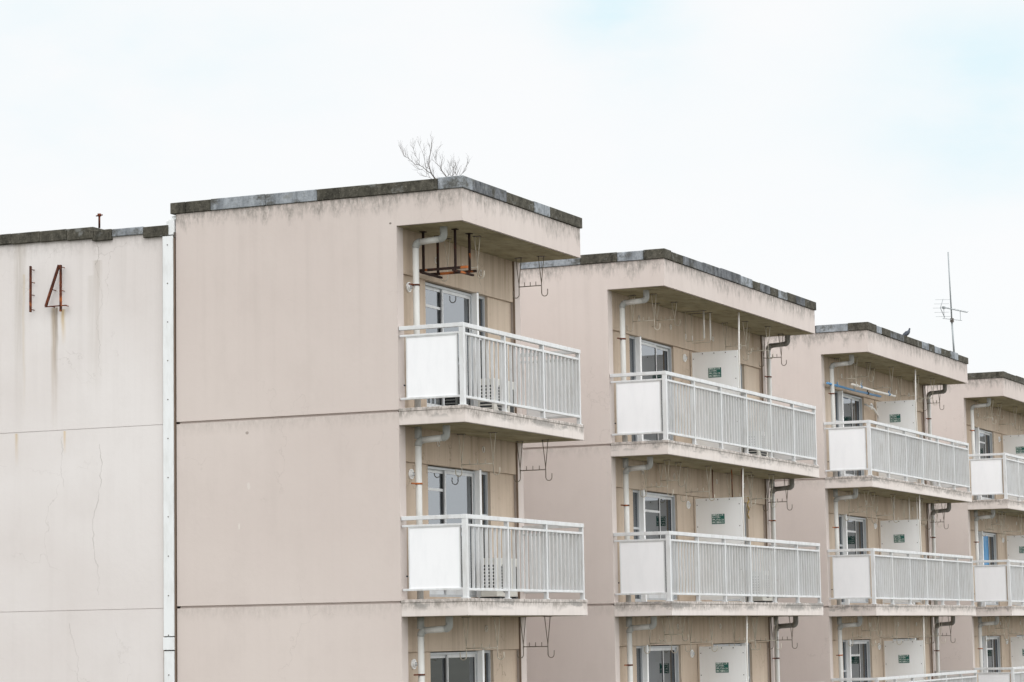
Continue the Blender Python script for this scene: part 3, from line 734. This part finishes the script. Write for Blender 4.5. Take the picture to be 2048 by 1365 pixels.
for pl, r0, xo in STEM:
    mb = MB(); P_ = [sp_(u, v, xo + .02 * math.sin(k * 1.7)) for k, (u, v) in enumerate(pl)]
    mb.tube([tuple(q) for q in P_], r0, 6, r2=r0 * .4)
    for k in range(1, len(P_)):
        for rep in range(2 if k > 1 else 1):
            q = P_[k - 1].lerp(P_[k], rnd.random()); dd = (P_[k] - P_[k - 1]).normalized()
            grow(mb, q, (dd * .7 + Vector((rnd.uniform(-.6, .6), rnd.uniform(-.8, .8), rnd.uniform(.1, .9)))).normalized(), rnd.uniform(.07, .14), .0020, 1)
    grow(mb, P_[-1], (P_[-1] - P_[-2]).normalized(), .10, .0020, 1)
    mb.obj('branch', m_twig, sh)
wd = MB(); rnd = random.Random(8)
for k in range(7): grow(wd, Vector((k * .09, 0, 0)), Vector((rnd.uniform(-.2, .2), rnd.uniform(-.4, .4), 1)).normalized(), .13, .0022, 1)
w_ = wd.obj('dry_weed', m_twig, None, (XB[1] + .9, YB[1] + .33, TOPZ + .12)); tag(w_, 'thin dry weed on the roof edge of the second block', 'weed')

st_ = thing('pipe_stub', (XB[0] + .12, YF + 5.97, 6.12), 'short rusty upright pipe with a cross-piece on top of the pale wall', 'pipe')
MB().tube([(0, 0, 0), (0, 0, .20)], .016, 8).obj('stem', m_rust, st_)
MB().tube([(0, .055, .185), (0, -.055, .192)], .010, 8).tube([(0, 0, .175), (0, 0, .215)], .028, 10).obj('cap', m_rust, st_)

an = thing('television_antenna', (X3 + 8.17, YB[2] + .26, TOPZ + .05), 'tall thin mast with a small television aerial on the third roof', 'antenna')
MB().tube([(0, 0, 0), (-.05, .02, .95)], .022, 10).tube([(-.05, .02, .95), (-.10, .04, 2.62)], .018, 10, r2=.015).obj('mast', m_gal, an)
ax = MB().bar((-.50, .12, 1.265), (.62, -.19, 1.24), .022, .020)
ax.bar((-.5, .12, 1.0), (.35, -.12, 1.02), .012, .012).bar((-.45, .1, 1.0), (-.45, .1, 1.25), .010, .010).bar((.3, -.1, 1.02), (.3, -.1, 1.25), .010, .010)
for k in range(8):
    t_ = k / 7; c = Vector((-.45, .11, 1.275)).lerp(Vector((.60, -.18, 1.255)), t_); ax.tube([tuple(c + Vector((-.02, -.06, 0))), tuple(c + Vector((.02, .06, 0)))], .0025, 4)
ax.box(-.50, -.38, .08, .13, 1.235, 1.285)
ax.obj('boom', m_gal, an)
rf = MB()
for s, zz in ((1, 0), (1, .10), (1, .20), (-1, .10), (-1, .2)):
    c = Vector((-.50 + zz * .25, .17 - zz * .25, 1.25 + s * zz)); rf.tube([tuple(c + Vector((-.07, .16, 0))), tuple(c + Vector((.07, -.16, 0)))], .0035, 4)
rf.tube([(-.50, .17, 1.25), (-.44, .11, 1.47)], .006, 5).tube([(-.50, .17, 1.25), (-.44, .09, 1.03)], .009, 5)
rf.obj('reflector', m_gal, an)
MB().box(-.10, -.01, -.02, .05, .95, 1.04).obj('mast_clamp', m_bolt, an)

def loft(rings, n=12):
    mb = MB()
    for (c, ax_, up_, a, b_) in rings:
        for k in range(n):
            t = 2 * math.pi * k / n; mb.v.append(tuple(Vector(c) + Vector(ax_) * math.cos(t) * a + Vector(up_) * math.sin(t) * b_))
    for i in range(len(rings) - 1):
        for k in range(n): mb.f.append((i * n + k, i * n + (k + 1) % n, (i + 1) * n + (k + 1) % n, (i + 1) * n + k)); mb.mi.append(0); mb.sm.append(True)
    mb.f.append(tuple(range(n))[::-1]); mb.f.append(tuple((len(rings) - 1) * n + k for k in range(n))); mb.mi += [0, 0]; mb.sm += [True, True]
    return mb
pg = thing('pigeon', (X3 + 3.52, YB[2] + .12, TOPZ + .165), 'grey pigeon perched on the coping of the third roof', 'bird')
# body runs from the tail (towards +Y) up to the head (towards -Y)
sp = [((0, .16, .040), .012, .006), ((0, .12, .052), .022, .012), ((0, .08, .078), .040, .034), ((0, .04, .106), .054, .054), ((0, 0, .134), .058, .060), ((0, -.035, .162), .048, .050),
      ((0, -.055, .192), .033, .035), ((0, -.063, .216), .024, .025), ((0, -.068, .236), .022, .023), ((0, -.074, .254), .020, .020), ((0, -.079, .267), .010, .010)]
rings = []
for i, (c, a, b_) in enumerate(sp):
    d = (Vector(sp[min(i + 1, len(sp) - 1)][0]) - Vector(sp[max(i - 1, 0)][0])).normalized(); up_ = d.cross(Vector((1, 0, 0))).normalized()
    rings.append((c, (1, 0, 0), up_, a, b_))
body = loft(rings); body.tube([(0, -.086, .244), (0, -.112, .238)], .006, 6, r2=.0015)
bo = body.obj('body', m_pigeon, pg); pg.scale = (.85, .85, .85)
for sx in (-1, 1):
    MB().tube([(sx * .018, .01, .10), (sx * .018, .0, .0)], .005, 6).tube([(sx * .018, .012, .003), (sx * .02, -.03, .003)], .004, 5).tube([(sx * .018, 0, .003), (sx * .032, -.022, .003)], .003, 5).obj('leg', m_rust, pg)
    wg = loft([((sx * .040, -.045, .185), (0, .3, -.2), (0, .25, .3), .01, .03), ((sx * .056, 0, .145), (0, .3, -.2), (0, .4, .9), .01, .045), ((sx * .040, .08, .105), (0, .3, -.2), (0, .4, .9), .01, .030), ((sx * .018, .14, .052), (0, .3, -.2), (0, .4, .9), .006, .010)])
    wg.obj('wing', m_pigeon, pg)
